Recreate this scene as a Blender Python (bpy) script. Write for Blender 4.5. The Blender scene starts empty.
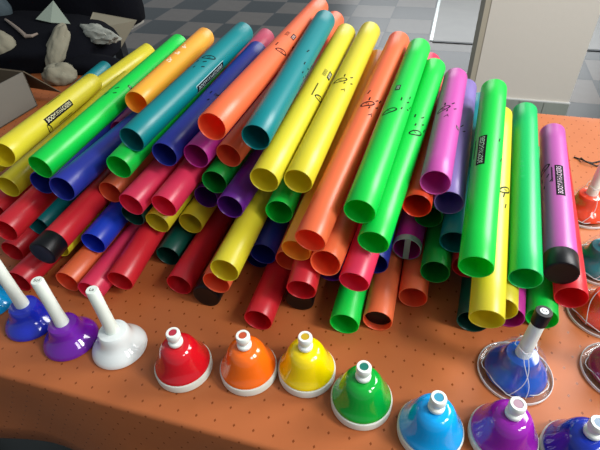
import bpy, bmesh, math, random
from mathutils import Matrix, Vector, noise
random.seed(7)
scn = bpy.context.scene
COL = scn.collection
R_T = 0.0215            # tube outer radius
WALL = 0.0016

# ------------------------------------------------------------------ camera
F_PX, PITCH, ROLL, CAM_H = 470.0, math.radians(40.2), math.radians(3.0), 0.57
cs, cc = math.sin(PITCH), math.cos(PITCH)
fw = Vector((0, cc, -cs)); up0 = Vector((0, cs, cc)); rt0 = Vector((1, 0, 0))
rt = rt0*math.cos(ROLL) - up0*math.sin(ROLL)
up = up0*math.cos(ROLL) + rt0*math.sin(ROLL)
cam_d = bpy.data.cameras.new('camera'); cam = bpy.data.objects.new('camera', cam_d); COL.objects.link(cam)
M = Matrix.Identity(4)
for i in range(3):
    M[i][0], M[i][1], M[i][2] = rt[i], up[i], -fw[i]
M[2][3] = CAM_H
cam.matrix_world = M
cam_d.sensor_width = 36; cam_d.lens = F_PX/600*36; cam_d.clip_start = 0.02
scn.camera = cam

# ------------------------------------------------------------------ materials
def lin(h):
    h = h.lstrip('#')
    o = []
    for k in (0, 2, 4):
        c = int(h[k:k+2], 16)/255
        o.append(c/12.92 if c <= .04045 else ((c+.055)/1.055)**2.4)
    return (*o, 1)
MATS = {}
def mat(name, col, rough=.5, spec=.5, trans=0.0, coat=0.0, metal=0.0, bump=0.0, bscale=40.0, vary=0.0):
    if name in MATS: return MATS[name]
    m = bpy.data.materials.new(name); m.use_nodes = True
    nt = m.node_tree; b = nt.nodes['Principled BSDF']; out = nt.nodes['Material Output']
    c = lin(col) if isinstance(col, str) else col
    b.inputs['Base Color'].default_value = c
    b.inputs['Roughness'].default_value = rough
    b.inputs['Specular IOR Level'].default_value = spec
    b.inputs['Metallic'].default_value = metal
    b.inputs['Coat Weight'].default_value = coat
    b.inputs['Coat Roughness'].default_value = .08
    if bump or vary:
        tc = nt.nodes.new('ShaderNodeTexCoord'); n = nt.nodes.new('ShaderNodeTexNoise')
        n.inputs['Scale'].default_value = bscale; n.inputs['Detail'].default_value = 5
        nt.links.new(tc.outputs['Object'], n.inputs['Vector'])
        if bump:
            bp = nt.nodes.new('ShaderNodeBump'); bp.inputs['Strength'].default_value = bump; bp.inputs['Distance'].default_value = .01
            nt.links.new(n.outputs['Fac'], bp.inputs['Height']); nt.links.new(bp.outputs['Normal'], b.inputs['Normal'])
        if vary:
            mx = nt.nodes.new('ShaderNodeMix'); mx.data_type = 'RGBA'
            mx.inputs[6].default_value = c; mx.inputs[7].default_value = tuple(x*(1-vary) for x in c[:3])+(1,)
            nt.links.new(n.outputs['Fac'], mx.inputs[0]); nt.links.new(mx.outputs[2], b.inputs['Base Color'])
    if trans:
        t = nt.nodes.new('ShaderNodeBsdfTranslucent'); t.inputs['Color'].default_value = c
        mx = nt.nodes.new('ShaderNodeMixShader'); mx.inputs[0].default_value = trans
        nt.links.new(b.outputs[0], mx.inputs[1]); nt.links.new(t.outputs[0], mx.inputs[2]); nt.links.new(mx.outputs[0], out.inputs['Surface'])
    MATS[name] = m
    return m
def clear_mat(name, tint, alpha, rough):
    """thin clear plastic film: mostly see-through, glossy by fresnel"""
    m = bpy.data.materials.new(name); m.use_nodes = True; nt = m.node_tree
    out = nt.nodes['Material Output']; nt.nodes.remove(nt.nodes['Principled BSDF'])
    tr = nt.nodes.new('ShaderNodeBsdfTransparent'); tr.inputs['Color'].default_value = tint
    gl = nt.nodes.new('ShaderNodeBsdfGlossy'); gl.inputs['Roughness'].default_value = rough
    df = nt.nodes.new('ShaderNodeBsdfDiffuse'); df.inputs['Color'].default_value = (.8, .82, .84, 1)
    lw = nt.nodes.new('ShaderNodeLayerWeight'); lw.inputs['Blend'].default_value = .5
    pw = nt.nodes.new('ShaderNodeMath'); pw.operation = 'POWER'; nt.links.new(lw.outputs['Facing'], pw.inputs[0]); pw.inputs[1].default_value = 4
    fr = nt.nodes.new('ShaderNodeMath'); fr.operation = 'MULTIPLY_ADD'; nt.links.new(pw.outputs[0], fr.inputs[0]); fr.inputs[1].default_value = .35; fr.inputs[2].default_value = .025
    a = nt.nodes.new('ShaderNodeMixShader'); nt.links.new(fr.outputs[0], a.inputs[0])
    nt.links.new(tr.outputs[0], a.inputs[1]); nt.links.new(gl.outputs[0], a.inputs[2])
    b = nt.nodes.new('ShaderNodeMixShader'); b.inputs[0].default_value = alpha
    nt.links.new(a.outputs[0], b.inputs[1]); nt.links.new(df.outputs[0], b.inputs[2])
    nt.links.new(b.outputs[0], out.inputs['Surface'])
    return m

TUBE_COL = dict(yellow='e8de36', yelloworange='ffc040', teal='009096', green='06e050', greenteal='06d070', navy='2c3cae', blue='2048dc',
    red='e22a38', redorange='f04e20', orange='fc7e4c', pinkred='f43c66', pink='d8607c', magenta='cc34a4', pinkmagenta='d85cbc', violet='9480c8',
    purple='7424a0', dgreen='0cae40', dteal='06584a', mauve='cc64bc', amber='f0a018')
KEY = dict(redcap='red', orangecap='orange', orangeplug='orange', magentaclear='magenta', magentacap='mauve')
def tube_mat(k):
    k = KEY.get(k, k)
    return [mat('glossy_plastic_'+k, TUBE_COL[k], rough=.36, spec=.75, trans=.34), mat('plastic_inside_'+k, TUBE_COL[k], rough=.5, spec=.3, trans=.72)]
black_pl = mat('black_plastic', '080a0d', rough=.4, spec=.3)
ink = mat('black_ink', '08080a', rough=.6, spec=.12)
white_pl = mat('white_plastic', 'e6ebe4', rough=.3)
ring_pl = mat('milky_plastic', 'd9ddd2', rough=.35)
film = clear_mat('clear_film', (.985, .99, .99, 1), .012, .12)
clearp = clear_mat('clear_plastic', (.975, .98, .98, 1), .03, .08)
edge_film = clear_mat('film_edge', (.95, .97, .97, 1), .6, .15)

# ------------------------------------------------------------------ helpers
def new_obj(name, bm, material=None, parent=None, smooth=True):
    me = bpy.data.meshes.new(name); bm.normal_update(); bm.to_mesh(me); bm.free()
    if smooth:
        for p in me.polygons: p.use_smooth = True
        me.set_sharp_from_angle(angle=math.radians(40))
    o = bpy.data.objects.new(name, me); COL.objects.link(o)
    if material:
        for mm in (material if isinstance(material, (list, tuple)) else [material]): me.materials.append(mm)
    if parent: o.parent = parent
    return o
def empty(name, mw):
    o = bpy.data.objects.new(name, None); COL.objects.link(o); o.matrix_world = mw; o.empty_display_size = .02
    return o
def tag(o, label, cat, group=None):
    o['label'] = label; o['category'] = cat
    if group: o['group'] = group
    return o
def sharp(o, deg=35):
    me = o.data
    me.set_sharp_from_angle(angle=math.radians(deg)) if hasattr(me, 'set_sharp_from_angle') else None
def lathe(prof, seg=48, axis='Z', bm=None, off=(0, 0, 0), wob=None):
    """revolve (r, h) profile; r==0 ends close to a point"""
    bm = bm or bmesh.new(); rings = []
    for r, h in prof:
        if r < 1e-6:
            rings.append([bm.verts.new((off[0], off[1], off[2]+h) if axis == 'Z' else (off[0]+h, off[1], off[2]))])
            continue
        L = []
        for i in range(seg):
            a = 2*math.pi*i/seg; q = r*(wob(a, h) if wob else 1)
            L.append(bm.verts.new((off[0]+q*math.cos(a), off[1]+q*math.sin(a), off[2]+h) if axis == 'Z' else (off[0]+h, off[1]+q*math.sin(a), off[2]+q*math.cos(a))))
        rings.append(L)
    for A, B in zip(rings, rings[1:]):
        n = max(len(A), len(B))
        for i in range(n):
            j = (i+1) % n
            vs = [A[i % len(A)], A[j % len(A)], B[j % len(B)], B[i % len(B)]]
            u = []
            for v in vs:
                if v not in u: u.append(v)
            if len(u) >= 3:
                try: bm.faces.new(u)
                except ValueError: pass
    bmesh.ops.recalc_face_normals(bm, faces=bm.faces)
    return bm
def box_bm(x0, x1, y0, y1, z0, z1, bev=0.0, bm=None):
    bm = bm or bmesh.new()
    vs = [bm.verts.new((x, y, z)) for x in (x0, x1) for y in (y0, y1) for z in (z0, z1)]
    fs = [(0, 1, 3, 2), (4, 6, 7, 5), (0, 4, 5, 1), (2, 3, 7, 6), (0, 2, 6, 4), (1, 5, 7, 3)]
    F = [bm.faces.new([vs[i] for i in f]) for f in fs]
    bmesh.ops.recalc_face_normals(bm, faces=F)
    if bev:
        es = {e for f in F for e in f.edges}
        bmesh.ops.bevel(bm, geom=list(es), offset=bev, segments=2, affect='EDGES')
    return bm
def tube_path(pts, r, seg=10, bm=None, closed_ends=True):
    bm = bm or bmesh.new(); pts = [Vector(p) for p in pts]; rings = []; prev = None
    for i, p in enumerate(pts):
        t = (pts[min(i+1, len(pts)-1)] - pts[max(i-1, 0)]).normalized()
        n = (prev - t*prev.dot(t)) if prev else t.orthogonal()
        n.normalize(); prev = n; b = t.cross(n); rr = r[i] if isinstance(r, (list, tuple)) else r
        rings.append([bm.verts.new(p+(n*math.cos(2*math.pi*k/seg)+b*math.sin(2*math.pi*k/seg))*rr) for k in range(seg)])
    for A, B in zip(rings, rings[1:]):
        for k in range(seg): bm.faces.new((A[k], A[(k+1) % seg], B[(k+1) % seg], B[k]))
    if closed_ends:
        bm.faces.new(list(reversed(rings[0]))); bm.faces.new(rings[-1])
    bmesh.ops.recalc_face_normals(bm, faces=bm.faces)
    return bm

_glyphs = {}
def text_polys(body, size):
    """outline text turned to flat polygons, centred"""
    k = (body, size)
    if k in _glyphs: return _glyphs[k]
    cu = bpy.data.curves.new('t', 'FONT'); cu.body = body; cu.size = size; cu.align_x = 'CENTER'; cu.align_y = 'CENTER'; cu.resolution_u = 3
    o = bpy.data.objects.new('t', cu); COL.objects.link(o)
    dg = bpy.context.evaluated_depsgraph_get(); ev = o.evaluated_get(dg); me = ev.to_mesh()
    res = ([tuple(v.co[:2]) for v in me.vertices], [tuple(p.vertices) for p in me.polygons])
    ev.to_mesh_clear(); bpy.data.objects.remove(o); bpy.data.curves.remove(cu)
    _glyphs[k] = res
    return res

# printed marks live on the cylinder: x along the tube, s = arc length to the right, lifted by h
class Print:
    def __init__(self): self.bm = bmesh.new(); self.slots = []
    def vert(self, x, s, h, phi0):
        a = phi0 + s/R_T
        return self.bm.verts.new((x, (R_T+h)*math.sin(a), (R_T+h)*math.cos(a)))
    def face(self, pts, h, phi0, mi):
        try:
            f = self.bm.faces.new([self.vert(x, s, h, phi0) for x, s in pts]); f.material_index = mi
        except ValueError: pass
    def rect(self, x, s, lx, ls, h, phi0, mi, n=6):
        for i in range(n):
            a = s-ls/2+ls*i/n; b = s-ls/2+ls*(i+1)/n
            self.face([(x-lx/2, a), (x+lx/2, a), (x+lx/2, b), (x-lx/2, b)], h, phi0, mi)
    def text(self, body, size, x, s, h, phi0, mi, along=True, fit=None):
        V, P = text_polys(body, size)
        if fit:
            w_ = max(v[0] for v in V)-min(v[0] for v in V); V = [(v[0]*fit/w_, v[1]) for v in V]
        for p in P:
            self.face([((x+V[i][0]), (s-V[i][1])) if along else ((x+V[i][1]), (s+V[i][0])) for i in p], h, phi0, mi)
    def ring(self, x, s, ax, as_, w, h, phi0, mi, rot=.5, n=20):
        for i in range(n):
            q = []
            for k, sc in ((i, 1), (i+1, 1), (i+1, 0), (i, 0)):
                a = 2*math.pi*k/n; ra = ax-(0 if sc else w); rs = as_-(0 if sc else w)
                px, ps = ra*math.cos(a), rs*math.sin(a)
                q.append((x+px*math.cos(rot)-ps*math.sin(rot), s+px*math.sin(rot)+ps*math.cos(rot)))
            self.face(q, h, phi0, mi)
    def stroke(self, x0, s0, x1, s1, w, h, phi0, mi):
        dx, ds = x1-x0, s1-s0; l = math.hypot(dx, ds) or 1; nx, ns = -ds/l*w/2, dx/l*w/2
        n = max(1, int(abs(ds)/.002))
        for i in range(n):
            a, b = i/n, (i+1)/n
            self.face([(x0+dx*a+nx, s0+ds*a+ns), (x0+dx*b+nx, s0+ds*b+ns), (x0+dx*b-nx, s0+ds*b-ns), (x0+dx*a-nx, s0+ds*a-ns)], h, phi0, mi)
H1, H2 = .00015, .00028
def add_print(P, kind, x, ph, arg):
    mm = .001
    if kind == 'bar':
        L = arg*mm; P.rect(x, 0, L, .0128, H1, ph, 0, 8)
        P.text('BOOMWHACKERS', .0105, x, 0, H2, ph, 1, fit=L*.9)
    elif kind == 'outline':
        L = arg*mm
        P.stroke(x-L/2, -.0075, x+L/2, -.0075, .0012, H1, ph, 1); P.stroke(x-L/2, .0075, x+L/2, .0075, .0008, H1, ph, 1)
        P.stroke(x-L/2, -.0075, x-L/2, -.004, .001, H1, ph, 1)
    elif kind == 'line':
        L = arg*mm; n = max(4, int(L/.0028))
        for i in range(n):
            a = x-L/2+L*i/n; P.stroke(a, 0, a+L/n*.8, 0, .0022, H1, ph, 0)
    elif kind == 'oval':
        P.ring(x, 0, .0135, .0062, .0026, H1, ph, 0, rot=.9); P.text(arg, .0075, x, 0, H2, ph, 0)
    elif kind == 'block':
        L = arg*mm; P.rect(x, 0, L, .008, H1, ph, 0, 6)
        for k in (-.3, 0, .3): P.stroke(x-L*.35, k*.006, x+L*.35, k*.006, .0006, H2, ph, 1)
    elif kind == 'code':
        L = arg*mm
        for k in range(5): P.stroke(x-L/2, (k-2)*.0014, x+L/2, (k-2)*.0014, .0006, H1, ph, 0)
    elif kind == 'ticks':
        for (a, b, c, d) in ((-.008, -.002, -.004, -.001), (.006, .003, .009, .006), (-.002, .007, .001, .0095), (.004, -.006, .008, -.0055)):
            P.stroke(x+a*1.8, b*1.2, x+c*2.0, d*1.3, .0022, H1, ph, 0)
    elif kind == 'tick':
        P.stroke(x-.005, -.001, x+.005, .0012, .002, H1, ph, 0)
    elif kind == 'glyph':
        P.stroke(x-.004, -.003, x+.002, .001, .0014, H1, ph, 0); P.stroke(x+.002, .001, x-.002, .004, .0014, H1, ph, 0); P.stroke(x+.002, .001, x+.005, .003, .0012, H1, ph, 0)
    elif kind == 'faint':
        L = arg*mm
        for k, w in ((0, .9), (.25, .5), (.5, .9), (.75, .7)): P.stroke(x-L/2+L*k, -.004*w, x-L/2+L*k, .004*w, .0028, H1, ph, 1)
    elif kind == 'smudge':
        L = arg*mm
        for k in range(9):
            a = x+random.uniform(-.5, .5)*L; b = random.uniform(-.5, .5)*L*.5
            P.stroke(a, b, a+random.uniform(.002, .006), b+random.uniform(-.003, .003), random.uniform(.0015, .004), H1, ph, 1)

# ------------------------------------------------------------------ percussion tubes
TUBES = [
    ('yA', 'yellow', (-478.8, 674.6, 182.1), (-463.1, 1061.6, 136.9), 'yellow tube with a bold black logo strip, topmost at the far left of the pile', [('bar', 0.1759, 1.166, 112), ('line', 0.2105, -0.116, 60), ('line', 0.1934, 2.056, 60), ('oval', 0.125, 1.876, 'E')]),
    ('yA2', 'yellow', (-629.4, 847.9, 62.4), (-373.2, 1259.3, 135.0), 'pale yellow tube squeezed between the logo-marked yellow tube and the leftmost bright green tube', []),
    ('yB', 'yellow', (-511.4, 694.6, 105.8), (-401.4, 1130.9, 113.9), 'shaded yellow tube whose open mouth sits just below the logo-marked yellow tube at far left', []),
    ('tE', 'teal', (-588.5, 1028.2, 66.5), (-574.7, 1436.2, 29.0), 'teal tube mostly buried, only its far end peeping out beside the black cloth heap', []),
    ('gC', 'green', (-409.4, 646.7, 172.3), (-247.9, 1077.0, 210.9), 'leftmost bright green tube on top of the pile, pointing to upper right', [('ticks', 0.2063, -0.055, 0), ('block', 0.2406, 0.912, 6), ('tick', 0.1988, -0.123, 0)]),
    ('nD2', 'navy', (-360.9, 597.3, 162.1), (-259.2, 983.6, 141.3), 'dark navy tube directly under the right side of the leftmost bright green tube', []),
    ('nD1', 'navy', (-426.7, 659.3, 133.8), (-333.4, 1048.2, 124.8), 'navy tube hidden under the leftmost bright green mouth, only a dark sliver showing', []),
    ('rE0', 'red', (-558.2, 691.4, 55.0), (-512.0, 1087.4, 22.2), 'red tube cut off by the left picture edge, under the shaded yellow tube', []),
    ('rE', 'red', (-471.5, 583.6, 96.9), (-369.9, 1022.0, 92.8), 'glossy red tube at far left with a bright highlight, above the blue hand bell', []),
    ('rE2', 'red', (-506.4, 617.0, 22.2), (-382.5, 1049.6, 22.2), 'dark red tube lying under the glossy red tube at far left', []),
    ('rE3', 'red', (-462.2, 541.1, 23.0), (-336.0, 920.7, 22.2), 'red tube on the cloth behind the blue hand bell handle', []),
    ('tF', 'teal', (-462.4, 648.8, 50.5), (-349.6, 1043.0, 50.7), 'short visible stretch of dark teal tube between two red tubes, above the capped red tube', []),
    ('rG', 'redcap', (-398.1, 536.2, 85.7), (-266.7, 966.5, 93.5), 'red tube closed with a shiny black end cap at the left of the pile', []),
    ('oH', 'orange', (-381.9, 535.9, 22.2), (-231.5, 960.0, 22.2), 'orange tube lying on the cloth right of the black capped red tube', []),
    ('yS', 'yellow', (-407.9, 590.7, 50.5), (-266.4, 1059.7, 60.3), 'yellow tube almost hidden behind the black end cap, showing only a narrow strip', []),
    ('bI', 'blue', (-340.2, 581.0, 63.2), (-225.4, 985.0, 66.7), 'royal blue tube with a dark blue mouth above the orange tube at lower left', []),
    ('oK', 'orange', (-319.9, 658.5, 108.4), (-156.4, 1173.1, 110.8), 'dull orange tube under the short bright green mouth at the left', []),
    ('gL', 'green', (-278.2, 629.0, 176.2), (-131.6, 1064.0, 204.9), 'bright green tube whose mouth peeks out below the big teal tube at left', []),
    ('mO', 'magenta', (-339.9, 832.3, 130.7), (-275.0, 1104.7, 128.5), 'dark magenta tube buried between the leftmost green tube and the big teal tube', []),
    ('yF', 'yelloworange', (-279.9, 789.5, 207.6), (-194.1, 1107.5, 212.1), 'short amber yellow tube with whitish sticker smudges, left of the big teal tube', [('smudge', 0.2122, 0.263, 16), ('smudge', 0.1412, 0.128, 18), ('smudge', 0.1778, 0.152, 10)]),
    ('tM', 'teal', (-250.3, 642.0, 215.5), (-96.8, 1021.0, 245.8), 'big teal tube with black logo strip on top of the left half of the pile', [('bar', 0.2193, 1.749, 100), ('outline', 0.2193, 1.749, 104), ('oval', 0.2474, 0.359, 'G'), ('ticks', 0.2149, 0.123, 0)]),
    ('bN', 'navy', (-201.7, 626.2, 195.8), (-70.9, 1003.1, 211.2), 'long blue tube between the big left teal tube and the highest orange tube', [('ticks', 0.1557, 0.543, 0), ('code', 0.1668, 0.67, 9)]),
    ('pQ', 'pink', (-209.1, 877.5, 129.1), (-56.4, 1165.4, 186.7), 'dusty pink tube far back, only its end visible between blue and orange tubes', []),
    ('mR', 'magenta', (-153.8, 624.2, 191.6), (-33.4, 931.4, 199.7), 'magenta tube mouth tucked under the highest orange tube on its left', []),
    ('oP', 'orange', (-114.8, 588.0, 258.9), (66.8, 1096.5, 266.3), 'highest orange tube, reaching the top picture edge, with printed oval and dark block', [('block', 0.3152, 0.836, 20), ('oval', 0.2482, 0.876, 'D'), ('line', 0.2611, 0.178, 14), ('code', 0.313, 0.258, 18), ('ticks', 0.282, 1.755, 0)]),
    ('oS', 'orange', (-105.0, 629.2, 186.4), (105.2, 1124.8, 228.3), 'orange tube directly beneath the highest orange tube and left of the centre teal tube', []),
    ('tT', 'teal', (-56.3, 588.9, 238.1), (70.1, 977.3, 273.7), 'centre teal tube on top between the highest orange tube and the two yellow tubes', [('bar', 0.1936, 2.064, 82), ('ticks', 0.1912, 1.24, 0), ('block', 0.176, 1.624, 5), ('tick', 0.2392, 0.653, 0)]),
    ('yU', 'yellow', (-46.9, 543.6, 196.1), (115.9, 1003.9, 237.4), 'left one of the two bright yellow tubes side by side in the centre', [('block', 0.288, 1.067, 24), ('line', 0.2252, 0.504, 40), ('oval', 0.2159, 1.247, 'E'), ('code', 0.2847, 0.574, 22)]),
    ('yV', 'yellow', (0.2, 548.0, 187.6), (167.2, 1005.6, 238.4), 'right one of the two bright yellow tubes side by side in the centre', [('oval', 0.248, -0.065, 'E'), ('ticks', 0.2534, 0.43, 0), ('glyph', 0.2222, 0.47, 0)]),
    ('oW', 'yelloworange', (-7.6, 473.7, 123.6), (177.5, 954.3, 199.1), 'amber orange tube half hidden under the long pale orange tube in the centre', []),
    ('oX', 'orange', (12.0, 454.6, 158.5), (216.6, 948.5, 235.3), 'long pale orange tube right of the two bright yellow tubes, printed with an oval note', [('oval', 0.2859, 0.101, 'D'), ('ticks', 0.2887, 0.415, 0), ('glyph', 0.2624, 0.599, 0), ('tick', 0.3198, -0.207, 0), ('tick', 0.3079, 0.96, 0)]),
    ('oY', 'orange', (31.4, 450.5, 119.2), (184.4, 870.3, 66.1), 'orange tube under the longer pale orange tube and left of the twin bright green tubes', []),
    ('gZ1', 'green', (77.8, 473.9, 186.7), (245.5, 899.4, 236.6), 'upper left one of the twin bright green tubes right of centre', [('block', 0.2772, -0.271, 16), ('oval', 0.2069, -0.257, 'F'), ('ticks', 0.2329, 0.628, 0), ('tick', 0.2457, 1.33, 0), ('line', 0.2624, 0.927, 8)]),
    ('gZ2', 'green', (95.3, 456.4, 147.2), (273.1, 875.4, 206.3), 'lower right one of the twin bright green tubes right of centre', [('oval', 0.224, 0.498, 'F'), ('ticks', 0.2538, 0.354, 0), ('tick', 0.2458, 1.171, 0)]),
    ('pAA', 'pinkred', (69.3, 437.4, 93.2), (292.1, 971.9, 181.2), 'rose pink tube beneath the twin bright green tubes, mouth below the orange ones', []),
    ('gBB', 'green', (55.9, 422.5, 22.2), (196.2, 860.6, 22.2), 'green tube on the cloth at front centre, behind the yellow and green desk bells', []),
    ('oCC', 'orangeplug', (104.3, 424.7, 22.2), (239.8, 853.8, 22.2), 'orange tube on the cloth with a black plug inside its mouth', []),
    ('oDD', 'orange', (164.2, 465.1, 22.2), (325.0, 980.6, 22.2), 'orange tube on the cloth right of the black plugged orange tube', []),
    ('mEE', 'magentaclear', (163.9, 528.8, 62.9), (272.8, 808.3, 67.6), 'magenta tube with a translucent pale cap strip in its mouth', []),
    ('nFF', 'navy', (108.7, 502.4, 61.8), (204.2, 786.8, 64.2), 'navy tube mouth squeezed between the rose pink tube and the plugged orange tube', []),
    ('oGG', 'redorange', (172.1, 538.2, 140.1), (309.7, 913.7, 151.7), 'red-orange tube under the pink tube right of the twin bright green tubes', []),
    ('pHH', 'pinkmagenta', (193.6, 538.6, 179.5), (308.1, 847.8, 195.7), 'pink magenta tube on top, right of the twin bright green tubes', [('oval', 0.1761, -0.457, 'B'), ('ticks', 0.1797, -0.05, 0), ('glyph', 0.1516, -0.144, 0), ('block', 0.133, 0.967, 8)]),
    ('vII', 'violet', (218.7, 537.6, 142.9), (343.1, 879.2, 159.6), 'lavender tube with dark purple mouth tucked under the right side of the pink tube', [('ticks', 0.1689, -0.147, 0)]),
    ('gJJ', 'dgreen', (199.4, 557.8, 101.4), (287.9, 802.1, 108.4), 'dark green tube mouth just below the red-orange tube right of centre', []),
    ('gKK', 'dgreen', (195.8, 479.7, 59.6), (329.5, 856.2, 41.0), 'dark green tube lying low in front of the gap below the lavender tube', []),
    ('tLL', 'teal', (224.1, 501.2, 97.7), (376.0, 882.4, 128.1), 'dark teal tube between the lavender tube and the bright green logo tube at right', []),
    ('rKK', 'red', (244.2, 485.2, 61.1), (458.2, 1024.2, 59.9), 'red tube buried behind the lower end of the bright green logo tube', []),
    ('gMM', 'green', (215.4, 404.7, 144.3), (353.1, 774.3, 204.0), 'bright green tube with black logo strip, leaning on the large yellow tube at right', [('bar', 0.2067, -0.533, 68), ('line', 0.2146, -1.101, 44), ('tick', 0.1976, 1.028, 0), ('tick', 0.2366, 0.668, 0)]),
    ('yNN', 'yellow', (226.6, 364.8, 91.6), (366.3, 756.3, 161.9), 'large yellow tube at the right under the green logo tube, mouth facing front', [('oval', 0.2163, 0.606, 'E'), ('tick', 0.1841, 0.669, 0), ('tick', 0.204, 0.496, 0)]),
    ('dPP', 'dteal', (237.8, 414.4, 22.2), (386.9, 785.5, 22.2), 'very dark green tube on the cloth left of the large yellow tube at right', []),
    ('yQQ', 'yellow', (265.3, 403.4, 62.2), (453.9, 855.6, 61.8), 'small slice of yellow tube right of the large yellow tube at right', []),
    ('mRR', 'magenta', (291.9, 419.9, 22.2), (421.6, 723.3, 23.3), 'magenta slice of tube between the right yellow tubes and the low right green tube', []),
    ('gOO', 'greenteal', (294.8, 420.5, 101.0), (430.7, 794.1, 146.4), 'emerald green tube with faint pale print, standing between yellow and black-capped mauve tubes', [('faint', 0.2127, -0.431, 50)]),
    ('gSS', 'green', (337.1, 414.0, 22.2), (517.9, 837.0, 22.2), 'green tube on the cloth at right, mouth behind the black handle tip', []),
    ('mTT', 'magentacap', (351.2, 432.7, 93.4), (481.1, 768.0, 113.7), 'mauve tube with a black end cap and logo strip, rightmost on top of the pile', [('bar', 0.186, -0.014, 80), ('line', 0.202, -0.519, 40), ('oval', 0.2242, -1.138, 'B'), ('ticks', 0.1869, -1.092, 0), ('glyph', 0.2184, 1.199, 0)]),
    ('rUU', 'red', (371.3, 421.3, 55.6), (511.6, 795.6, 69.4), 'red tube under the black capped mauve tube, rightmost on the pile', []),
    ('ra1', 'pinkred', (-261.6, 589.5, 131.6), (-69.0, 1049.0, 173.7), 'pinkish red tube, left one of two side by side under the teal and blue tubes', []),
    ('ra2', 'pinkred', (-207.8, 578.2, 134.1), (-25.1, 1041.4, 179.8), 'pinkish red tube, right one of two side by side under the teal and blue tubes', []),
    ('da3', 'dteal', (-274.4, 610.6, 93.5), (-126.3, 981.7, 112.6), 'dark green tube mouth in shade directly below the left pinkish red tube', []),
    ('ya4', 'yellow', (-231.7, 594.3, 88.4), (-54.4, 1049.0, 132.2), 'yellow tube mouth directly below the right pinkish red tube', []),
    ('ya5', 'yellow', (-184.8, 615.0, 66.5), (-39.8, 1083.0, 61.9), 'yellow tube mouth just right of the two pinkish red tubes, above a dark green tube', []),
    ('va6', 'purple', (-154.3, 634.7, 105.3), (-48.4, 957.6, 96.2), 'purple tube mouth half hidden under the deep green mouth left of centre', []),
    ('ga7', 'dgreen', (-131.8, 615.5, 147.5), (-8.5, 996.0, 144.8), 'deep green tube mouth below the lower orange tube, left of centre', []),
    ('va8', 'purple', (-104.1, 562.3, 137.8), (16.3, 880.1, 147.0), 'purple tube mouth right of the deep green mouth, left of centre', []),
    ('ya9', 'yellow', (-110.0, 468.1, 97.7), (32.3, 937.0, 101.1), 'long yellow tube slanting down to the front, left of centre above the orange mouth', []),
    ('ga10', 'green', (-30.6, 555.1, 128.5), (91.4, 998.4, 116.1), 'green tube mouth below the gap between the two bright yellow centre tubes', []),
    ('na11', 'navy', (-60.7, 537.1, 60.5), (58.0, 919.1, 61.3), 'navy blue tube mouth below the green mouth in the centre', []),
    ('na11b', 'navy', (-74.3, 567.8, 22.2), (43.8, 949.9, 22.2), 'very dark navy tube on the cloth directly under the navy blue centre tube', []),
    ('ra12', 'red', (-197.3, 516.2, 22.2), (-24.3, 1069.8, 22.2), 'long bright red tube on the cloth left of the long slanting yellow tube', []),
    ('oa13', 'orange', (-128.8, 481.2, 59.4), (34.8, 995.8, 59.9), 'orange tube mouth right under the end of the long slanting yellow tube', []),
    ('oa14', 'orangecap', (-151.2, 488.2, 22.2), (-16.9, 917.6, 22.2), 'black capped orange tube on the cloth under the orange mouth left of centre', []),
    ('da15', 'dteal', (-227.2, 584.8, 22.2), (-123.4, 971.1, 22.2), 'very dark green tube end between two red tubes at lower left of centre', []),
    ('ra16', 'red', (-286.4, 515.5, 38.6), (-155.4, 996.7, 75.0), 'red tube with clear round mouth above and left of the red desk bell', []),
    ('ra17', 'pinkred', (-338.1, 511.6, 22.2), (-193.6, 937.6, 30.0), 'pinkish red tube on the cloth behind the white hand bell handle', []),
    ('rb1', 'red', (-68.8, 437.3, 22.2), (34.5, 771.7, 22.3), 'crimson tube lying on the cloth in front of the pile, behind the orange desk bell', []),
    ('rb2', 'red', (-3.2, 442.2, 77.6), (109.1, 874.7, 130.6), 'crimson tube with mouth raised over a black cap, behind the yellow desk bell', []),
    ('cb2', 'redcap', (-7.4, 469.4, 22.2), (106.0, 873.4, 41.8), 'black capped red tube under the raised crimson tube behind the yellow desk bell', []),
    ('mb3', 'purple', (42.8, 504.5, 47.9), (142.6, 829.3, 36.1), 'purple tube showing only a sliver beneath the orange and rose pink mouths in the centre', []),
    ('ob4', 'orange', (-20.4, 519.0, 60.3), (140.0, 1033.5, 93.7), 'dull red-orange tube deep under the pile between navy and crimson tubes', []),
]
GROUP = 'plastic percussion tubes in the pile'
def tube_bm(L, x0=0.0):
    seg, ro, ri = 40, R_T, R_T-WALL
    n = 8
    prof = [(ro-.0004, x0)] + [(ro, x0+.0005)] + [(ro, x0+(L-x0)*k/n) for k in range(1, n)] + [(ro, L-.0005), (ro-.0004, L), (ri+.0004, L), (ri, L-.0005)] \
        + [(ri, x0+(L-x0)*k/n) for k in range(n-1, 0, -1)] + [(ri, x0+.0005), (ri+.0004, x0), (ro-.0004, x0)]
    bm = lathe(prof, seg, 'X')
    for f in bm.faces:      # second slot: the inside wall
        c = f.calc_center_median()
        if math.hypot(c.y, c.z) < ri+.0001: f.material_index = 1
    return bm
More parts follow.
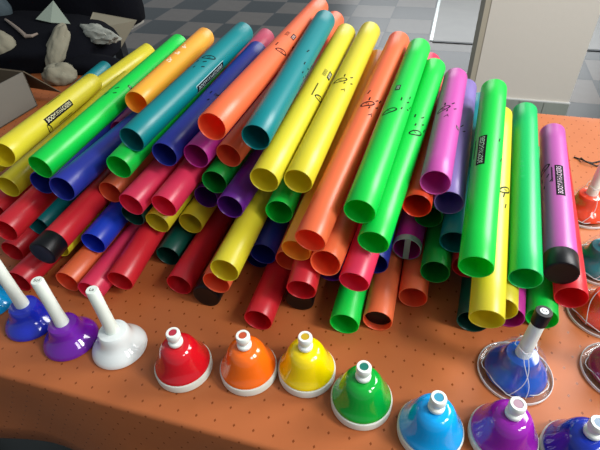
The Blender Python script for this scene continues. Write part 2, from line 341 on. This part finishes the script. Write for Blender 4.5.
for nm, ck, p0, p1, label, prints in TUBES:
    A = Vector(p0)/1000; B = Vector(p1)/1000
    ax = (B-A).normalized(); L = (B-A).length
    e1 = Vector((0, 0, 1)); e1 = (e1-ax*e1.dot(ax)).normalized(); e2 = ax.cross(e1)
    mw = Matrix.Identity(4)
    for i in range(3): mw[i][0], mw[i][1], mw[i][2], mw[i][3] = ax[i], e2[i], e1[i], A[i]
    tm = tube_mat(ck)
    cap = ck in ('redcap', 'orangecap', 'magentacap'); plug = ck == 'orangeplug'; clr = ck == 'magentaclear'
    if prints or cap or plug or clr:
        root = empty('percussion_tube', mw)
        new_obj('tube_body', tube_bm(L, .004 if cap else 0), tm, root)
    else:
        root = new_obj('percussion_tube', tube_bm(L), tm); root.matrix_world = mw
    tag(root, label, 'tube', GROUP)
    if cap:
        ro = R_T+.0007
        o = new_obj('end_cap', lathe([(0, .001), (ro-.006, .0006), (ro-.0022, .0), (ro-.0006, .0008), (ro, .0028), (ro, .031), (ro-.0005, .0316), (R_T+.0001, .0316), (R_T+.0001, .0035), (0, .0032)], 40, 'X'), black_pl, root)
        o['label'] = 'black end cap'
    if plug:
        rp = R_T-WALL-.0001
        o = new_obj('end_plug', lathe([(0, .010), (rp-.002, .009), (rp, .010), (rp, .030), (0, .030)], 32, 'X'), black_pl, root); o['label'] = 'black plug inside the mouth'
    if clr:
        ro = R_T+.0007
        bm = lathe([(R_T-.0005, -.001), (ro, -.0005), (ro, .010), (R_T+.0001, .010), (R_T+.0001, .0008), (R_T-.0005, -.001)], 40, 'X')
        box_bm(-.0012, .0006, -.0045, .0045, -R_T, R_T, .0003, bm)
        o = new_obj('end_cap', bm, mat('milky_cap', 'a8c4b4', rough=.4, trans=.4), root); o['label'] = 'translucent pale end cap with a crossbar'
    if prints:
        P = Print()
        for kind, x, ph, arg in prints: add_print(P, kind, x, ph, arg)
        base = TUBE_COL[KEY.get(ck, ck)]
        lt = mat('print_pale_'+KEY.get(ck, ck), tuple(min(1, c*.45+.42) for c in lin(base)[:3])+(1,), rough=.5)
        if nm == 'bN': lt = mat('print_pale_blue', '8fb0d8', rough=.5)
        if any(k[0] == 'faint' for k in prints): lt = mat('print_faint', '2cc878', rough=.5)
        o = new_obj('printed_label', P.bm, [ink, lt], root, smooth=False); o['label'] = 'printed marks on the tube'

# ------------------------------------------------------------------ bells
def desk_bell(x, y, colname, col, label, dot):
    r = empty('desk_bell', Matrix.Translation((x, y, .0005)))
    tag(r, label, 'bell', 'push-button desk bells')
    o = new_obj('base_ring', lathe([(0, 0), (.0375, 0), (.039, .0015), (.0392, .0120), (.0386, .0134), (.0372, .0139), (0, .0139)], 64), ring_pl, r); sharp(o)
    o = new_obj('bell_dome', lathe([(.0366, .0140), (.0374, .0150), (.0371, .0168), (.0354, .0195), (.0328, .0240), (.0297, .0315), (.0272, .0395), (.0248, .0460), (.0222, .0510), (.0198, .0538), (.0180, .0548), (.0172, .0556), (.0140, .0564), (0, .0568)], 64),
                mat('glossy_bell_'+colname, col, rough=.12, spec=.55, coat=.4), r)
    o = new_obj('button', lathe([(.0088, 0.0579), (.0094, 0.0587), (.0096, 0.0625), (.0088, 0.0637), (.0068, 0.0645), (.0066, 0.0685), (.0086, 0.0700), (.0092, 0.0713), (.0092, 0.0790), (.0084, 0.0805), (.0056, 0.0807), (.0054, 0.0797), (0, 0.0795)], 40), white_pl, r)
    o['label'] = 'white push button'
    o = new_obj('button_dot', lathe([(.0053, 0.0796), (.0050, 0.0802), (0, 0.0803)], 24), mat('dot_'+colname, dot, rough=.4), o)
def hand_bell(x, y, colname, col, label, wrapped=False, tip=False, lean=(0, 0), hl=.092, mark=None, hcol=None, seed=0):
    mw = Matrix.Translation((x, y, .0005 + (.0045 if wrapped else 0)))
    r = empty('hand_bell', mw)
    tag(r, label, 'bell', 'hand bells with handles')
    bell = mat('glossy_bell_'+colname, col, rough=.12, spec=.55, coat=.4)
    o = new_obj('bell_cup', lathe([(.0355, .0012), (.0375, 0), (.0392, .0012), (.0390, .0042), (.0372, .0080), (.0335, .0125), (.0290, .0165), (.0255, .0205), (.0235, .0255), (.0222, .0310), (.0212, .0360), (.0195, .0388), (.0160, .0398), (.0120, .0402), (0, .0404),
                                   ] , 64), bell, r)
    # handle leans a touch, so it gets its own frame
    h = Matrix.Translation((0, 0, .0402)) @ Matrix.Rotation(lean[0], 4, 'X') @ Matrix.Rotation(lean[1], 4, 'Y')
    o = new_obj('handle', lathe([(0, -.002), (.0098, -.002), (.0096, .004), (.0088, .02), (.0083, hl*.6), (.0082, hl-.0015), (.0074, hl), (0, hl)], 36), mat('white_handle', 'dfe8de', rough=.3), r)
    o.matrix_local = h; o['label'] = 'white handle'; hd = o
    if mark:
        bm = bmesh.new(); V, Pn = text_polys(mark, .007)
        vs = [bm.verts.new((a, b, hl+.0003)) for a, b in V]
        for p in Pn:
            try: bm.faces.new([vs[i] for i in p])
            except ValueError: pass
        m_ = new_obj('printed_mark', bm, ink, hd, smooth=False); m_['label'] = 'dark letters printed on the handle end'
    if tip:
        o = new_obj('handle_cap', lathe([(.0084, hl-.018), (.0092, hl-.0176), (.0099, hl+.002), (.0093, hl+.0032), (0, hl+.0034)], 36), black_pl, hd); o['label'] = 'black cap on the handle end'
        bm = lathe([(.0050, hl+.0034), (.0048, hl+.0039), (0, hl+.0039)], 28)
        for f in bm.faces: f.material_index = 0
        V, Pn = text_polys('G', .0080)
        vs = [bm.verts.new((a, b, hl+.0042)) for a, b in V]
        for p in Pn:
            try:
                f = bm.faces.new([vs[i] for i in p]); f.material_index = 1
            except ValueError: pass
        d = new_obj('letter_disc', bm, [mat('disc_white', 'e8eef2', rough=.5), ink], hd, smooth=False); d['label'] = 'white disc with a dark letter'
    if wrapped:
        rnd = random.Random(seed)
        ph = [rnd.uniform(0, 6.28) for _ in range(6)]
        def wob(a, hh): return 1 + .035*math.sin(3*a+ph[0]+hh*60) + .03*math.sin(7*a+ph[1]-hh*90) + .02*abs(math.sin(5*a+ph[2]))
        o = new_obj('plastic_wrap', lathe([(.0400, .002), (.0408, .006), (.0385, .012), (.0345, .019), (.0310, .027), (.0270, .036), (.0225, .044), (.0165, .050), (.0125, .056), (.0118, .062), (.0130, .068)], 44, wob=wob), film, r, smooth=False); o['label'] = 'clear plastic wrap'
        bm = bmesh.new()
        for k in range(3):
            a0 = rnd.uniform(0, 6.28) if k else 4.15
            pts = []
            for i in range(12):
                t = i/11; hh = .003+.05*t; rad = .0418-(.0285*t**.9)+.003*math.sin(t*3.1); a = a0+.5*math.sin(t*2.2+k)
                pts.append((rad*math.cos(a), rad*math.sin(a), hh))
            tube_path(pts, .00055, 6, bm)
        for k in range(2):   # gathered hem of the wrap round the handle and foot
            rr, hh = ((.0126, .058), (.0402, .0045))[k]
            tube_path([(rr*(1+.05*math.sin(5*t)+.03*math.sin(9*t+k))*math.cos(t), rr*(1+.05*math.sin(5*t)+.03*math.sin(9*t+k))*math.sin(t), hh+.0015*math.sin(4*t)) for t in [6.2832*i/40 for i in range(41)]], .0006, 6, bm)
        new_obj('wrap_fold', bm, edge_film, r)
        o = new_obj('clear_base', lathe([(.0385, -.0045), (.0458, -.0045), (.0470, -.0035), (.0470, -.0008), (.0462, 0), (.0440, -.0015), (.0385, -.0018), (.0385, -.0045)], 64), clearp, r); o['label'] = 'clear plastic base disc'
        o = new_obj('base_rim', lathe([(.0466, -.0044), (.0474, -.0040), (.0476, -.0020), (.0474, -.0002), (.0466, .0002), (.0462, -.002), (.0466, -.0044)], 64), edge_film, r); o['label'] = 'pale rim of the clear base'
    return r
desk_bell(-0.1710, 0.3783, 'red', 'c8101e', 'red desk bell with white push button, between white hand bell and orange bell', 'b03040')
desk_bell(-0.0802, 0.3682, 'orange', 'f06a10', 'orange desk bell with white push button, between the red and yellow desk bells', 'c05030')
desk_bell(-0.0010, 0.3612, 'yellow', 'f0d400', 'yellow desk bell with white push button, between the orange and green desk bells', 'c0a020')
desk_bell(0.0668, 0.3140, 'green', '06a032', 'green desk bell with white push button, between the yellow and sky blue desk bells', '107060')
desk_bell(0.1442, 0.2703, 'sky', '00a0e8', 'sky blue desk bell with white push button, cut by the bottom picture edge', '3090b0')
desk_bell(0.2278, 0.2579, 'purple', '8a1a9c', 'purple desk bell with white push button, right of the sky blue one', 'a08090')
desk_bell(0.3034, 0.2323, 'navy', '0c2a9c', 'dark blue desk bell with white push button in the bottom right corner', '7088a0')
hand_bell(-0.2718, 0.4194, 'white', 'dfe6e4', 'all white hand bell with upright handle, left of the red desk bell', mark='La', lean=(.0,-.02), hl=.084)
hand_bell(-0.3491, 0.4375, 'violet', '6a189c', 'purple hand bell with white handle, between the white and dark blue hand bells', mark='Sol', lean=(.0,-.01), hl=.088)
hand_bell(-0.4220, 0.4758, 'blue', '1a2cb4', 'dark blue hand bell with white handle, left of the purple hand bell', lean=(.0,-.02), mark='Fa')
hand_bell(-0.5084, 0.5190, 'cyan', '0a92d0', 'light blue hand bell cut off by the left picture edge', lean=(0,-.1))
hand_bell(0.2764, 0.3440, 'royal', '0348a6', 'blue hand bell in clear plastic wrap with a black capped handle', wrapped=True, tip=True, lean=(-.02,.05), hl=.078, seed=2)
hand_bell(0.5284, 0.6663, 'vermilion', 'e2421a', 'orange-red hand bell in clear wrap beside the black cord, rearmost at the right edge', wrapped=True, lean=(0,.0), seed=5)
hand_bell(0.4828, 0.5307, 'petrol', '0a6a72', 'teal hand bell in clear wrap between the two orange-red ones at the right edge', wrapped=True, lean=(0,.0), seed=8)
hand_bell(0.4391, 0.4316, 'coral', 'd8401c', 'orange-red hand bell on a clear disc just right of the lowest red tube', wrapped=True, lean=(0,.2), seed=11)
hand_bell(0.4122, 0.3344, 'plum', '8a1a48', 'plum hand bell on a clear disc, mostly outside the right picture edge', wrapped=True, lean=(0,.0), seed=14)

# ------------------------------------------------------------------ table, cloth, floor, pillar
TA = math.radians(-17.886)
TX = Vector((math.cos(TA), math.sin(TA), 0)); TY = Vector((-math.sin(TA), math.cos(TA), 0))
E0 = Vector((-.13832, .28795, 0)) + Vector((.30713, .95167, 0))*.006               # a point of the table's front edge
TM = Matrix.Identity(4)
for i in range(3): TM[i][0], TM[i][1], TM[i][3] = TX[i], TY[i], E0[i]
x0, x1, dep = -1.05, 1.25, .955

def cloth_mat():
    m = bpy.data.materials.new('orange_damask_cloth'); m.use_nodes = True; nt = m.node_tree; N = nt.nodes; Lk = nt.links
    b = N['Principled BSDF']
    tc = N.new('ShaderNodeTexCoord'); sep = N.new('ShaderNodeSeparateXYZ'); Lk.new(tc.outputs['Object'], sep.inputs[0])
    def mth(op, a, bb=None, c=None):
        n = N.new('ShaderNodeMath'); n.operation = op
        for i, v in enumerate((a, bb, c)):
            if v is None: continue
            if isinstance(v, (int, float)): n.inputs[i].default_value = v
            else: Lk.new(v, n.inputs[i])
        return n.outputs[0]
    PX, PY = .026, .021
    # rows run along the table; hanging side continues with height
    yy = mth('ADD', sep.outputs['Y'], sep.outputs['Z'])
    row = mth('DIVIDE', yy, PY); ri = mth('FLOOR', row); fy = mth('SUBTRACT', mth('SUBTRACT', row, ri), .5)
    par = mth('MULTIPLY', mth('FLOORED_MODULO', ri, 2.0), .5)
    cx = mth('ADD', mth('DIVIDE', sep.outputs['X'], PX), par); fx = mth('SUBTRACT', mth('FRACT', cx), .5)
    d = mth('ADD', mth('MULTIPLY', mth('ABSOLUTE', fx), PX), mth('MULTIPLY', mth('ABSOLUTE', fy), PY*.75))
    dot = mth('LESS_THAN', d, .0018)
    nz = N.new('ShaderNodeTexNoise'); nz.inputs['Scale'].default_value = 9; nz.inputs['Detail'].default_value = 4; Lk.new(tc.outputs['Object'], nz.inputs['Vector'])
    mx = N.new('ShaderNodeMix'); mx.data_type = 'RGBA'; Lk.new(nz.outputs['Fac'], mx.inputs[0])
    mx.inputs[6].default_value = lin('b4683a'); mx.inputs[7].default_value = lin('a65a2e')
    m2 = N.new('ShaderNodeMix'); m2.data_type = 'RGBA'; Lk.new(dot, m2.inputs[0]); Lk.new(mx.outputs[2], m2.inputs[6]); m2.inputs[7].default_value = lin('7c3e1a')
    Lk.new(m2.outputs[2], b.inputs['Base Color'])
    r = N.new('ShaderNodeMapRange'); Lk.new(dot, r.inputs[0]); r.inputs[3].default_value = .42; r.inputs[4].default_value = .22; Lk.new(r.outputs[0], b.inputs['Roughness'])
    b.inputs['Specular IOR Level'].default_value = .4
    w = N.new('ShaderNodeTexNoise'); w.inputs['Scale'].default_value = 5; w.inputs['Detail'].default_value = 2
    mp = N.new('ShaderNodeMapping'); mp.inputs['Scale'].default_value = (1.0, .35, 1); mp.inputs['Rotation'].default_value = (0, 0, .5)
    Lk.new(tc.outputs['Object'], mp.inputs[0]); Lk.new(mp.outputs[0], w.inputs['Vector'])
    bp = N.new('ShaderNodeBump'); bp.inputs['Strength'].default_value = .5; bp.inputs['Distance'].default_value = .012
    Lk.new(w.outputs['Fac'], bp.inputs['Height']); Lk.new(bp.outputs['Normal'], b.inputs['Normal'])
    return m
# cloth: one sheet over the top, rounded over the edges, hanging in front, behind and at both ends
bm = bmesh.new()
def drop(t, n):   # outline across the table: (y, z)
    return t
prof = []
rad = .007
prof.append((-rad-.004, -.235))
for k in range(1, 6): prof.append((-rad-.004+.004*k/5, -.235+(.235-rad)*k/5))
for k in range(1, 6):
    a = math.pi/2*k/5; prof.append((-rad*math.cos(a)+0, -rad+rad*math.sin(a)))
for k in range(1, 40): prof.append((dep*k/40, 0))
for k in range(0, 6):
    a = math.pi/2*k/5; prof.append((dep+rad*math.sin(a), -rad+rad*math.cos(a)))
for k in range(1, 6): prof.append((dep+rad+.004*k/5, -rad-(.25-rad)*k/5))
nx = 90; grid = []
for i in range(nx+1):
    x = x0+(x1-x0)*i/nx; rowv = []
    for (y, z) in prof:
        hang = max(0, -z-.01)
        yy = y+hang*.10*math.sin(x*17+.7)*(1 if y < .5 else -1)*.6
        rowv.append(bm.verts.new((x, yy, z)))
    grid.append(rowv)
for i in range(nx):
    for j in range(len(prof)-1): bm.faces.new((grid[i][j], grid[i+1][j], grid[i+1][j+1], grid[i][j+1]))
bmesh.ops.recalc_face_normals(bm, faces=bm.faces)
cl = new_obj('tablecloth', bm, cloth_mat()); cl.matrix_world = TM
sol = cl.modifiers.new('thickness', 'SOLIDIFY'); sol.thickness = .0015; sol.offset = -1
tag(cl, 'orange tablecloth with small diamond dots covering the long table', 'tablecloth')
wood = mat('table_wood', '6b5a48', rough=.6, vary=.3)
t = empty('folding_table', TM @ Matrix.Translation((0, 0, -.75))); tag(t, 'long table hidden under the orange dotted cloth', 'table')
new_obj('tabletop', box_bm(x0+.01, x1-.01, -.004, dep-.0, .722, .7475, .003), wood, t, False)
for xx in (x0+.12, x1-.12):
    for yy in (.12, dep-.12):
        new_obj('leg', box_bm(xx-.02, xx+.02, yy-.02, yy+.02, 0, .722), mat('leg_metal', '303236', rough=.4, metal=.6), t, False)

FM = Matrix.Identity(4)
for i in range(3): FM[i][0], FM[i][1] = TX[i], TY[i]
FM[2][3] = -.75
def floor_mat():
    m = bpy.data.materials.new('checker_tiles'); m.use_nodes = True; nt = m.node_tree; N = nt.nodes; Lk = nt.links; b = N['Principled BSDF']
    tc = N.new('ShaderNodeTexCoord'); mp = N.new('ShaderNodeMapping'); mp.inputs['Location'].default_value = (.115, -4.03, .37)
    Lk.new(tc.outputs['Object'], mp.inputs[0])
    ck = N.new('ShaderNodeTexChecker'); ck.inputs['Scale'].default_value = 1/.36
    ck.inputs['Color1'].default_value = lin('343836'); ck.inputs['Color2'].default_value = lin('746b62'); Lk.new(mp.outputs[0], ck.inputs['Vector'])
    nz = N.new('ShaderNodeTexNoise'); nz.inputs['Scale'].default_value = 14; nz.inputs['Detail'].default_value = 6; Lk.new(tc.outputs['Object'], nz.inputs['Vector'])
    mr = N.new('ShaderNodeMapRange'); mr.inputs[3].default_value = .8; mr.inputs[4].default_value = 1.15; Lk.new(nz.outputs['Fac'], mr.inputs[0])
    mul = N.new('ShaderNodeMix'); mul.data_type = 'RGBA'; mul.blend_type = 'MULTIPLY'; mul.inputs[0].default_value = 1
    Lk.new(ck.outputs['Color'], mul.inputs[6]); Lk.new(mr.outputs[0], mul.inputs[7])
    br = N.new('ShaderNodeTexBrick'); br.offset = 0; br.inputs['Scale'].default_value = 1; br.inputs['Mortar Size'].default_value = .004; br.inputs['Mortar Smooth'].default_value = .2
    br.inputs['Brick Width'].default_value = .36; br.inputs['Row Height'].default_value = .36
    Lk.new(mp.outputs[0], br.inputs['Vector'])
    m2 = N.new('ShaderNodeMix'); m2.data_type = 'RGBA'; Lk.new(br.outputs['Fac'], m2.inputs[0]); Lk.new(mul.outputs[2], m2.inputs[6]); m2.inputs[7].default_value = lin('3a3d40')
    Lk.new(m2.outputs[2], b.inputs['Base Color']); b.inputs['Roughness'].default_value = .33; b.inputs['Specular IOR Level'].default_value = .45
    bp = N.new('ShaderNodeBump'); bp.inputs['Strength'].default_value = .3; bp.inputs['Distance'].default_value = .003; bp.invert = True
    Lk.new(br.outputs['Fac'], bp.inputs['Height']); Lk.new(bp.outputs['Normal'], b.inputs['Normal'])
    return m
def struct(name, bm, m, mw=None, smooth=False):
    o = new_obj(name, bm, m, smooth=smooth); o['kind'] = 'structure'
    if mw is not None: o.matrix_world = mw
    return o
struct('floor', box_bm(-7, 7, -4, 11, -.1, 0), floor_mat(), FM)
# pillar with tiled skirting
PM = FM.copy(); pc = Vector((1.541, 2.392, -.75))
for i in range(3): PM[i][3] = pc[i]
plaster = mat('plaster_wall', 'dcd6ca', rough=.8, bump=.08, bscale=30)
pl_w = .52
struct('wall_pillar', box_bm(-pl_w, -.004, .012, .45, 0, 2.8), plaster, PM)
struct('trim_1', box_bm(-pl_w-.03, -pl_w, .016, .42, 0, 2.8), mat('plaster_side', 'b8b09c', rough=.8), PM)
for k in range(4):
    bmk = box_bm(-pl_w+.13*k+(.001 if k else 0), -pl_w+.13*(k+1)-.0015, 0, .012, 0, .075, .001)
    struct('baseboard_front' if k == 0 else 'baseboard_front.%03d' % k, bmk, mat('skirting_tile', 'a2aaa0', rough=.3, vary=.3, bscale=12), PM)
struct('trim_2', box_bm(-pl_w-.006, .003, .002, .014, .0755, .083, .001), mat('skirting_cap', 'd8dad6', rough=.5), PM)
struct('baseboard_side', box_bm(-.0035, .004, .013, .45, 0, .075, .001), MATS['skirting_tile'], PM)
# brown stone slab area beyond a pale metal strip, with dark joint
S0 = FM.inverted() @ Vector((1.102, 3.712, -.75))
slab = mat('brown_stone', '8a8478', rough=.3, vary=.35, bscale=5)
struct('trim_3', box_bm(S0.x-.012, S0.x+.012, S0.y-.0, S0.y+3.5, 0, .006, .001), mat('pale_strip', 'd4dcd8', rough=.25, metal=.5), FM)
struct('trim_4', box_bm(S0.x+.012, S0.x+1.6, S0.y, S0.y+3.5, 0, .004), slab, FM)
struct('trim_5', box_bm(S0.x+.012, S0.x+1.6, S0.y-.03, S0.y, 0, .005), mat('dark_joint', '24272a', rough=.5), FM)

# ------------------------------------------------------------------ things behind the pile on the left
grey_top = mat('grey_laminate', '9a9890', rough=.5)
t2 = empty('side_table', Matrix.Translation((-1.10, 2.02, -.75)) @ Matrix.Rotation(TA, 4, 'Z')); tag(t2, 'grey topped table behind the left end of the orange table, under the black cloth heap', 'table')
new_obj('tabletop', box_bm(-.75, .41, -.36, .27, .70, .738, .004), grey_top, t2, False)
for xx in (-.68, .30):
    for yy in (-.30, .20): new_obj('leg', box_bm(xx-.02, xx+.02, yy-.02, yy+.02, 0, .70), MATS['leg_metal'], t2, False)
card = mat('grey_cardboard', '6f6b62', rough=.8, vary=.18, bscale=6)
inner = mat('brown_cardboard', '5a4e3c', rough=.85, vary=.2, bscale=8)
def panel(name, quad, th, m, parent):
    """a cardboard sheet with real thickness from 4 corners"""
    q = [Vector(p) for p in quad]; n = (q[1]-q[0]).cross(q[3]-q[0]).normalized()*th
    bm = bmesh.new(); a = [bm.verts.new(p) for p in q]; b = [bm.verts.new(p+n) for p in q]
    bm.faces.new(a[::-1]); bm.faces.new(b)
    for i in range(4): bm.faces.new((a[i], a[(i+1) % 4], b[(i+1) % 4], b[i]))
    bmesh.ops.recalc_face_normals(bm, faces=bm.faces)
    return new_obj(name, bm, m, parent, False)
# open carton: front edge runs from the left picture border to the black cloth
cb0 = Vector((-.7203, 1.2536, .001)); cd = Vector((-.36, -.935, 0)).normalized(); cn = Vector((-cd.y, cd.x, 0))
cn = -cn if cn.x > 0 else cn
bx = empty('cardboard_box', Matrix.Translation(cb0)); tag(bx, 'open grey cardboard box at the left edge behind the logo-marked yellow tube', 'box')
hgt = .098; W_, D_ = .30, .26; Z = Vector((0, 0, hgt))
o0 = Vector((0, 0, 0)); pA = o0; pB = cd*W_; pC = cd*W_+cn*D_; pD = cn*D_
panel('side_panel', (pA, pB, pB+Z, pA+Z), .003, card, bx); panel('side_panel', (pB, pC, pC+Z, pB+Z), .003, card, bx)
panel('side_panel', (pC, pD, pD+Z, pC+Z), .003, inner, bx); panel('side_panel', (pD, pA, pA+Z, pD+Z), .003, inner, bx)
panel('bottom_panel', (pA, pD, pC, pB), .003, inner, bx)
panel('flap', (pD+Z, pA+Z, pA+Vector((.060, .035, .020)), pD+Vector((.062, .045, .020))), .0025, inner, bx)
# red ball inside the box
rb = new_obj('ball', lathe([(0, 0)]+[(.05*math.sin(math.pi*k/14), .05-.05*math.cos(math.pi*k/14)) for k in range(1, 14)]+[(0, .1)], 28), mat('dull_red', '6a2a20', rough=.6)); rb.location = cb0+cd*.17+cn*.12+Vector((0, 0, .0045))
tag(rb, 'dull red ball inside the open cardboard box', 'ball')

def blob(name, loc, size, seed, amp=.25, freq=3.0, rotz=0, m=None, flat=True, sub=4, tilt=(0, 0), boxy=1.0):
    bm = bmesh.new(); bmesh.ops.create_icosphere(bm, subdivisions=sub, radius=1)
    for v in bm.verts:
        p = v.co.copy(); s = Vector((seed*3.1, seed*1.7, seed*.9))
        d = noise.noise(p*freq*.5+s)*amp*1.3 + noise.noise(p*freq+s)*amp*.6 + (1-abs(noise.noise(p*freq*1.6+s*2)))*amp*.4
        p = Vector([math.copysign(abs(c)**boxy, c) for c in p])*(1+d)
        if flat and p.z < -.55: p.z = -.55
        v.co = Vector((p.x*size[0], p.y*size[1], (p.z+.55)*size[2]))
    o = new_obj(name, bm, m); o.location = loc; o.rotation_euler = (tilt[0], tilt[1], rotz)
    return o
blackc = mat('black_cloth', '0d0e14', rough=.95, spec=.1, bump=.3, bscale=25)
creamc = mat('cream_cloth', '8e8a78', rough=.95, spec=.1, bump=.35, bscale=30, vary=.25)
whitec = mat('white_cloth', 'a0a298', rough=.95, spec=.1, bump=.35, bscale=40, vary=.3)
T2Z = -.0115
from mathutils.bvhtree import BVHTree
def surface_z(o, x, y):
    """height of a draped thing under (x, y), to lay something on it"""
    bpy.context.view_layer.update()
    b = BVHTree.FromPolygons([o.matrix_world @ v.co for v in o.data.vertices], [tuple(p.vertices) for p in o.data.polygons])
    h = b.ray_cast(Vector((x, y, 2)), Vector((0, 0, -1)))[0]
    return h.z if h else T2Z
heap = blob('black_cloth', (-.93, 1.70, T2Z), (.33, .19, .078), 3, .12, 2.4, TA, blackc, boxy=.8); tag(heap, 'crumpled heap of black cloth behind the cardboard box', 'cloth')
h = blob('black_coat', (-1.085, 2.15, T2Z), (.50, .14, .30), 8, .08, 1.8, TA, blackc, boxy=.55); tag(h, 'large black coat piled at the top left behind the cloth heap', 'coat')
def on_heap(x, y, lift): return (x, y, surface_z(heap, x, y)+lift)
h = blob('black_cloth', (-0.6417, 1.498, 0.0015), (.10, .045, .030), 33, .10, 2.0, TA+.3, blackc); tag(h, 'small black cloth fold just left of the far end of the buried teal tube', 'cloth')
h = blob('white_cloth', on_heap(-.625, 1.585, -.012), (.088, .030, .024), 21, .28, 3.8, TA-.35, whitec); tag(h, 'long crumpled white cloth bundle in front of the beige card', 'cloth')
h = blob('cream_cloth', on_heap(-.727, 1.525, -.02), (.030, .070, .026), 12, .17, 3.2, TA-.1, creamc, tilt=(.75, 0)); tag(h, 'narrow cream cloth bundle draped on the black heap above the box', 'cloth')
h = blob('cream_cloth', (-0.7044, 1.4111, 0.002), (.044, .032, .036), 15, .22, 3.4, TA+.5, creamc); tag(h, 'crumpled cream cloth just behind the logo-marked yellow tube', 'cloth')
h = blob('cream_cloth', on_heap(-.905, 1.53, -.03), (.040, .035, .050), 18, .14, 2.6, 0, creamc); tag(h, 'rounded cream cloth bundle at the left edge above the box', 'cloth')
h = blob('grey_bag', on_heap(-1.03, 1.80, -.008), (.045, .04, .05), 25, .10, 1.6, 0, mat('blue_grey', '3c4a50', rough=.8)); tag(h, 'blue grey bag in the top left corner', 'bag')
st = [on_heap(a, b, .0065) for a, b in ((-.955, 1.69), (-.925, 1.655), (-.895, 1.62), (-.86, 1.58), (-.835, 1.55), (-.815, 1.548), (-.80, 1.56))]
o = new_obj('strap', tube_path(st, [.004, .005, .0055, .006, .0065, .005, .003], 8), mat('beige_strap', '8a7c70', rough=.8)); tag(o, 'beige strap lying across the black cloth near the top left corner', 'strap')
pz = surface_z(heap, -.80, 1.69)
q = [(-.855, 1.69, pz+.006), (-.80, 1.745, pz+.048), (-.725, 1.645, pz-.002), (-.79, 1.65, pz+.004)]
pp = empty('paper_sheet', Matrix.Translation((0, 0, 0))); tag(pp, 'pale folded paper sticking out of the black cloth at the top left', 'paper')
panel('sheet', q, .002, mat('pale_paper', '98a494', rough=.8), pp)
q = [(-0.6896, 1.6669, 0.075), (-0.6783, 1.7456, 0.11), (-0.5412, 1.7675, 0.07), (-0.6103, 1.7253, -0.0105)]
pp = empty('card', Matrix.Identity(4)); tag(pp, 'beige card flap leaning behind the white cloth bundle', 'card')
panel('sheet', q, .003, mat('beige_card', '7c7766', rough=.85, vary=.1, bscale=5), pp)

# black cord lying on the cloth at the right
cp = [(0.6001, 0.852, 0.0018), (0.6056, 0.8455, 0.0018), (0.6107, 0.8355, 0.004), (0.6163, 0.8325, 0.0018), (0.6257, 0.8257, 0.0018), (0.6428, 0.8299, 0.0018), (0.6545, 0.8328, 0.003), (0.6446, 0.8181, 0.003), (0.6301, 0.8137, 0.0018), (0.6172, 0.8196, 0.005), (0.6091, 0.8297, 0.0065), (0.6098, 0.8428, 0.0045)]
o = new_obj('cord', tube_path(cp, .0016, 8), mat('black_cord', '14100e', rough=.7)); tag(o, 'thin black looped cord on the orange cloth beside the mauve tube', 'cord')

# ------------------------------------------------------------------ light
w = bpy.data.worlds.new('World'); scn.world = w; w.use_nodes = True
bg = w.node_tree.nodes['Background']; bg.inputs[0].default_value = (.80, .90, 1.0, 1); bg.inputs[1].default_value = 0.27
def area(name, loc, tgt, sx, sy, power, col=(1, 1, 1)):
    d = bpy.data.lights.new(name, 'AREA'); d.shape = 'RECTANGLE'; d.size = sx; d.size_y = sy; d.energy = power; d.color = col
    o = bpy.data.objects.new(name, d); COL.objects.link(o); o.location = loc
    o.rotation_euler = (Vector(tgt)-Vector(loc)).to_track_quat('-Z', 'Y').to_euler()
    return o
area('window_light_back', (2.9, 7.5, 1.6), (.6, .9, 0), 4.2, 2.6, 95, (.95, .98, 1))
area('window_light_right', (1.75, 1.1, 1.35), (.35, .6, 0), 1.0, 1.0, 43, (1, .98, .96))
area('window_light_front', (1.40, -.20, 1.40), (.35, .45, 0), .40, .60, 27, (1, .98, .95))
area('window_light_side', (1.2, -.95, 1.6), (.35, .45, 0), .40, .60, 9, (1, .98, .95))

vs = scn.view_settings
vs.view_transform = 'Standard'; vs.look = 'None'; vs.gamma = 1; vs.use_curve_mapping = False; vs.exposure = 0.3
